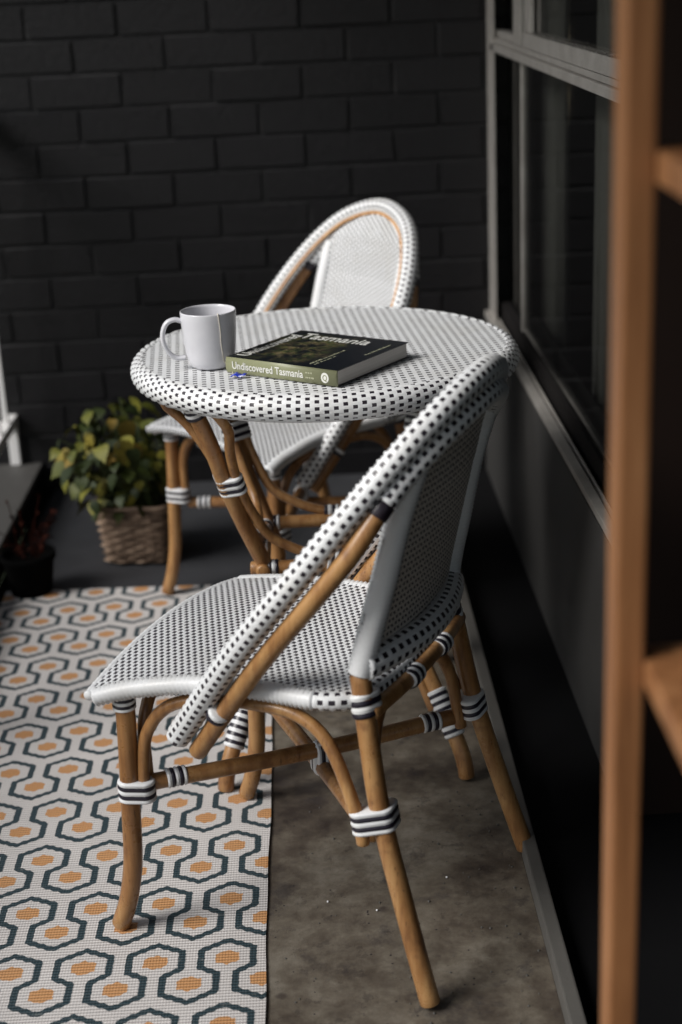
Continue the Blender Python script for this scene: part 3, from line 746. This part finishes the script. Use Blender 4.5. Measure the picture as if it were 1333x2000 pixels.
# side braces: hook under the top, run down the leg, sweep round to the next leg
def brace(A, B):
    # A, B unit selectors (sx, sy) of two neighbouring legs
    def pt(S_, k, e): x, y, z = LT[k]; v = Vector((x*S_[0], y*S_[1], z)); return v+e
    d = Vector((B[0]-A[0], B[1]-A[1], 0)).normalized()
    oA = Vector(((A[0]+B[0])/2, (A[1]+B[1])/2, 0)).normalized()
    def side(S_, sg):
        L_ = lambda x, y, z, a, o_: Vector((x*S_[0], y*S_[1], z))+d*(sg*a)+oA*o_
        return [L_(.226, .200, .697, .040, .046), L_(.226, .200, .684, .050, .044), L_(.214, .190, .655, .048, .030), L_(.200, .178, .61, .032, .013), L_(.181, .160, .543, .022, .002), L_(.160, .142, .475, .026, 0), L_(.142, .128, .425, .044, 0)]
    up = side(A, 1); dn_ = side(B, -1)
    mid = Vector(((A[0]+B[0])/2*.135, (A[1]+B[1])/2*.125, .388))
    tube('brace', up+[mid]+dn_[::-1], .0090, m_cane, tb, 10)
    lo = lambda S_, s: [Vector((.178*S_[0], .204*S_[1], .12))+d*s*.018, Vector((.150*S_[0], .164*S_[1], .19))+d*s*.020, Vector((.122*S_[0], .124*S_[1], .26))+d*s*.035]
    tube('lower_brace', lo(A, 1)+[Vector(((A[0]+B[0])/2*.128, (A[1]+B[1])/2*.118, .325))]+lo(B, -1)[::-1], .0088, m_cane, tb, 10)
    binding('binding', mid+Vector((0, 0, -.012)), d, [(0, 0, .012), (0, 0, -.012)], .0095, tb, 4, .0075)
    a = Vector((.128*A[0], .117*A[1], .372))-d*.02; b = Vector((.128*B[0], .117*B[1], .372))+d*.02
    tube('stretcher', [a, (a+b)/2, b], .0125, m_cane, tb, 12)
    for q in (a+d*.035, b-d*.035): binding('binding', q, d, [(0, 0, 0)], .0128, tb, 4, .0062)
for A, B in (((-1, -1), (1, -1)), ((1, -1), (1, 1)), ((1, 1), (-1, 1)), ((-1, 1), (-1, -1))): brace(A, B)

# ================================================================== MUG, TEA TAG, BOOK
def lathe(name, prof, m, parent, seg_=56):
    V = []; F = []
    for r, z in prof:
        for k in range(seg_): a = 2*math.pi*k/seg_; V.append((r*math.cos(a), r*math.sin(a), z))
    for i in range(len(prof)-1):
        for k in range(seg_): k2 = (k+1) % seg_; F.append((i*seg_+k, i*seg_+k2, (i+1)*seg_+k2, (i+1)*seg_+k))
    F.append(tuple(range(seg_))[::-1]); F.append(tuple((len(prof)-1)*seg_+k for k in range(seg_)))
    return link(name, mesh(name, V, F), m, parent, True)
ZT = .7412
mg = empty('mug', (-.1725, 2.545, ZT), R_(0), label='plain white ceramic mug with a tea bag string over its rim', cat='mug')
prof = [(.020, .0015), (.027, 0), (.0305, .001), (.0345, .004), (.0385, .012), (.0420, .026), (.0445, .045), (.0460, .065), (.0468, .085), (.0470, .0945), (.0467, .0962), (.0458, .0968), (.0448, .0960), (.0440, .092), (.0432, .070), (.0415, .045), (.0385, .025), (.033, .013), (.02, .009), (.001, .008)]
lathe('cup', prof, m_mug, mg)
hp = [(-.0450, -.006, .081), (-.056, -.0078, .0845), (-.070, -.0092, .079), (-.0775, -.0102, .062), (-.0765, -.0102, .044), (-.068, -.009, .027), (-.056, -.0078, .0185), (-.0425, -.006, .019)]
V = []; F = []; Q = spline(hp, .003); T, N = frames(Q, up=Vector((.1, -1, 0)))
for q, t_, n_ in zip(Q, T, N):
    bb = t_.cross(n_)
    for k in range(14): a = 2*math.pi*k/14; V.append(q+n_*(.0068*math.cos(a))+bb*(.0042*math.sin(a)))
for i in range(len(Q)-1):
    for k in range(14): k2 = (k+1) % 14; F.append((i*14+k, i*14+k2, (i+1)*14+k2, (i+1)*14+k))
link('handle', mesh('handle', V, F), m_mug, mg, True)
te = link('tea', mesh('tea', [(.0425*math.cos(a*math.pi/16), .0425*math.sin(a*math.pi/16), .058) for a in range(32)], [tuple(range(32))]), m_tea)
te.location = (-.1725, 2.545, ZT); tag(te, 'dark tea inside the white mug', 'tea')
tbg = empty('tea_bag', (-.1725, 2.545, ZT), label='tea bag string hanging down the mug side to a small blue tag', cat='tea bag')
def onmug(phi, z, e=.0009):
    pr = [(a, b) for a, b in prof[1:11]]; r = pr[0][0]
    for (r0, z0), (r1, z1) in zip(pr[:-1], pr[1:]):
        if z0 <= z <= z1: r = r0+(r1-r0)*(z-z0)/max(1e-6, z1-z0)
    if z > .0945: r = .047
    return Vector((math.cos(phi)*(r+e), math.sin(phi)*(r+e), z))
ph = R_(-66)
Ps = [Vector((math.cos(ph)*.0415, math.sin(ph)*.0415, .062)), Vector((math.cos(ph)*.0440, math.sin(ph)*.0440, .088)), Vector((math.cos(ph)*.0458, math.sin(ph)*.0458, .0980)), onmug(ph, .0945), onmug(ph+.02, .085), onmug(ph+.05, .065), onmug(ph+.05, .05), onmug(ph+.11, .032), onmug(ph+.22, .014, .0012), Vector((.0360, -.040, .0035)), Vector((.0385, -.068, .0022)), Vector((.042, -.086, .0022))]
tube('string', Ps, .0009, m_string, tbg, 6, step=.002)
V = []; F = []
for k in range(7):
    a = k/6; x = .034+.026*a; z = .0022+.004*math.sin(a*5)**2
    V += [(x, -.0915-.006*a, z), (x+.003, -.078-.006*a, z+.0022*math.sin(a*3))]
for k in range(6): F.append((2*k, 2*k+2, 2*k+3, 2*k+1))
o = link('tag', mesh('tag', V, F), m_tag, tbg, True); md = o.modifiers.new('thickness', 'SOLIDIFY'); md.thickness = .0004

BK = Vector((-.145, 2.494)); BA = math.atan2(2.368-2.494, .041+.145)-R_(2); BLn, BWd, BT = .2235, .214, .0265
bk = empty('book', (0, 0, ZT+.0006), label='travel book with black cover and olive spine lying on the table', cat='book')
cx_ = BK+Vector((math.cos(BA), math.sin(BA)))*BLn/2+Vector((-math.sin(BA), math.cos(BA)))*BWd/2
bk.location = (cx_.x, cx_.y, ZT+.0006); bk.rotation_euler = (0, 0, BA)
hx, hy = BLn/2, BWd/2
link('back_cover', boxm('c', -hx, hx, -hy+.002, hy, 0, .0016, .0003), m_cover, bk)
link('front_cover', boxm('c', -hx, hx, -hy+.002, hy, BT-.0016, BT, .0003), m_cover, bk)
link('pages', boxm('pages', -hx+.002, hx-.002, -hy+.003, hy-.003, .0017, BT-.0017, .0002), m_pages, bk)
V = []; F = []                                     # gently rounded spine
ns = 10
for xx in (-hx, hx):
    for k in range(ns+1):
        a = math.pi*k/ns; V.append((xx, -hy+.002-.0035*math.sin(a)**.6, BT*(k/ns)))
for k in range(ns): F.append((k, ns+1+k, ns+2+k, k+1))
for xx in (-hx, hx):
    for k in range(ns+1): V.append((xx, -hy+.0035, BT*(k/ns)))
o2 = 2*(ns+1)
for k in range(ns): F.append((k, k+1, o2+k+1, o2+k)); F.append((ns+1+k, o2+ns+1+k, o2+ns+2+k, ns+2+k))
sp_ = link('spine', mesh('spine', V, F), m_spine, bk, True)
yS = -hy-.0019
for (s, size, x, mm, sx_, off) in (('Undiscovered Tasmania', .0175, -.098, m_ink, .86, .00022),):
    text('spine_title', s, size, mm, sp_, (x, yS, .0085), (R_(90), 0, 0), sx_, off=off)
def fine_print(name, m, parent, loc, rot, L, h, seed):      # lines too small to read: rows of little ink marks
    rr_ = random.Random(seed); V = []; F = []; x = 0
    while x < L:
        w_ = rr_.uniform(.5, 1.0)*h; k = len(V); hh = h*rr_.choice((.6, .6, 1))
        V += [(x, 0, 0), (x+w_*.8, 0, 0), (x+w_*.8, hh, 0), (x, hh, 0)]; F.append((k, k+1, k+2, k+3)); x += w_*(1.15 if rr_.random() < .8 else 2)
    link(name, mesh(name, V, F), m, parent, loc=loc, rot=rot)
for k_, z_ in enumerate((.0165, .0085)): fine_print('spine_authors', m_inkdim, sp_, (.052, yS, z_), (R_(90), 0, 0), .016, .0045, k_)
# round Q mark on the spine
V = [(0, 0, 0)]+[(.0075*math.cos(a*math.pi/14), 0, .0085*math.sin(a*math.pi/14)) for a in range(28)]
mk = link('spine_logo', mesh('q', V, [(0, 1+(k+1) % 28, 1+k) for k in range(28)]), m_ink, sp_, loc=(.090, yS-.0001, BT*.5)); 
text('spine_logo', 'Q', .013, m_spine, sp_, (.0852, yS-.0004, .0088), (R_(90), 0, 0), .9)
fc = [o for o in bk.children if o.name.startswith('front_cover')][0]
text('cover_title', 'Tasmania', .047, m_ink, fc, (-.083, .058, BT+.0002), (0, 0, 0), .80, off=.0004)
text('cover_title', 'Undiscovered', .034, m_ink, fc, (-.082, -.088, BT+.0002), (0, 0, R_(90)), .84, off=.0003)
for k_, (x_, y_, L_) in enumerate(((.048, -.088, .105), (.057, -.088, .060), (.098, .000, .075))): fine_print('cover_text', m_inkdim, fc, (x_, y_, BT+.0002), (0, 0, R_(90)), L_, .0048, 9+k_)

# ================================================================== PLANT IN BASKET
pb = empty('basket', (-.452, 3.625, 0), R_(-6), label='square woven willow basket holding the leafy plant by the brick wall', cat='basket')
V = []; F = []; nb_, nh = 96, 15; H_ = .148
def sq(a, h): c, s = math.cos(a), math.sin(a); k = (abs(c)**5+abs(s)**5)**(-1/5); r = (.083+.014*h)*k; return Vector((c*r, s*r, .004+H_*h))
for b in range(2*nh+1):
    for a in range(nb_*2):
        th = 2*math.pi*a/(nb_*2); q = sq(th, b/(2*nh)); 
        hgt = .0045*math.sin(math.pi*(a/8)+math.pi*(b//2))*(1 if b % 2 else 0)+(.0030 if b % 2 else -.0080)
        V.append(q+Vector((math.cos(th), math.sin(th), 0))*hgt)
for b in range(2*nh):
    for a in range(nb_*2): a2 = (a+1) % (nb_*2); F.append((b*nb_*2+a, b*nb_*2+a2, (b+1)*nb_*2+a2, (b+1)*nb_*2+a))
link('basket_body', mesh('basket_body', V, F), m_basket, pb, True)
tube('basket_rim', [sq(2*math.pi*k/64, 1.0) for k in range(65)], .006, m_basket, pb, 10, raw=True, cap=False)
link('soil', mesh('soil', [sq(2*math.pi*k/48, .85)*.985 for k in range(48)], [tuple(range(48))]), m_soil, pb)
plt = empty('potted_plant', (-.455, 3.62, .140), label='bushy plant with yellow green heart shaped leaves spilling over the basket', cat='plant')
def leafmesh(k):
    rr = random.Random(k); outl = [(0, 0), (.10, .30), (.28, .47), (.50, .46), (.72, .30), (.90, .12), (1.08, 0)]
    V = []; F = []
    cup = rr.uniform(.05, .25); dro = rr.uniform(.2, .5)
    for x, w in outl:
        z0 = -dro*x*x
        xo = x-.10*w if x < .4 else x
        V += [(xo, -w, z0+cup*w), (x, 0, z0), (xo, w, z0+cup*w)]
    for i in range(len(outl)-1):
        a = 3*i; F += [(a, a+3, a+4, a+1), (a+1, a+4, a+5, a+2)]
    me = mesh('leaf', V, F); me.materials.append(m_leaf); me.polygons.foreach_set('use_smooth', [True]*len(me.polygons)); return me
lm = [leafmesh(k) for k in range(6)]
rr = random.Random(21); stems = []
for k in range(285):
    for _ in range(60):
        d = Vector((rr.gauss(0, 1), rr.gauss(0, 1), rr.gauss(0, 1))).normalized(); rad = rr.random()**.4
        c = Vector((-.035+d.x*.150*rad, -.01+d.y*.135*rad, .125+d.z*.150*rad))
        if c.z < .02 and abs(c.x-.02) < .06 and c.y > -.05: continue
        if c.z < .0 and rr.random() < .55: continue
        break
    s = rr.uniform(.024, .030+.028*rr.random()); o = bpy.data.objects.new('leaf', rr.choice(lm)); COL.objects.link(o); o.parent = plt
    o.location = c; az = math.atan2(c.y, c.x+.035)+rr.uniform(-.7, .7)
    o.rotation_euler = (rr.uniform(-.5, .5), rr.uniform(.1, 1.25), az); o.scale = (s, s, s)
    if k % 2 == 0: stems.append(c)
V = []; F = []
for c in stems:
    a = Vector((rr.uniform(-.05, .06), rr.uniform(-.05, .05), -.02)); P = spline([a, a.lerp(c, .5)+Vector((0, 0, .03)), c], .02); T, N = frames(P)
    b0 = len(V)
    for q, t_, n_ in zip(P, T, N):
        bb = t_.cross(n_)
        for k in range(4): an = k*math.pi/2; V.append(q+n_*.0012*math.cos(an)+bb*.0012*math.sin(an))
    for i in range(len(P)-1):
        for k in range(4): F.append((b0+i*4+k, b0+i*4+(k+1) % 4, b0+i*4+4+(k+1) % 4, b0+i*4+4+k))
tag(link('stems', mesh('stems', V, F), m_stem, plt), kind='stuff')

# small dark pot with reddish plant in the shade of the kerb
rp = empty('small_pot', (-.695, 3.40, 0), label='small dark pot with thin reddish stems in the shade of the kerb', cat='plant pot')
lathe('pot', [(.02, .001), (.045, 0), (.048, .003), (.060, .085), (.065, .088), (.065, .102), (.058, .102), (.056, .09), (.001, .088)], m_darkpot, rp, 28)
V = []; F = []; rr = random.Random(5)
for k in range(16):
    a = Vector((rr.uniform(-.03, .03), rr.uniform(-.03, .03), .085)); e = Vector((a.x*2.5+rr.uniform(-.02, .03), a.y*2, rr.uniform(.12, .24)))
    tube('stem', [a, a.lerp(e, .5)+Vector((0, 0, .02)), e], .0012, m_redleaf, rp, 5)
    for q in range(3):
        o = bpy.data.objects.new('small_leaf', lm[q % 6].copy()); o.data.materials.clear(); o.data.materials.append(m_redleaf); COL.objects.link(o); o.parent = rp
        o.location = a.lerp(e, .5+.25*q); o.scale = (.012,)*3; o.rotation_euler = (rr.uniform(-1, 1), rr.uniform(-.3, 1), rr.uniform(0, 6))

# ================================================================== TIMBER FRAME (near, out of focus)
ld = empty('timber_ladder', (.2445, 1.15, 0), label='orange timber ladder rack with flat rungs standing close at the right', cat='ladder')
def lb(name, x0, x1, y0, y1, z0, z1): return link(name, boxm(name, x0, x1, y0, y1, z0, z1, .0025), m_timber, ld)
lb('post', -.012, .012, -.020, .020, 0, 1.95); lb('post', -.013, .013, -.50, -.46, 0, 1.95)
for z in (.10, .815, 1.222, 1.60): lb('rung', .0125, .055, -.50, .012, z-.012, z+.012)
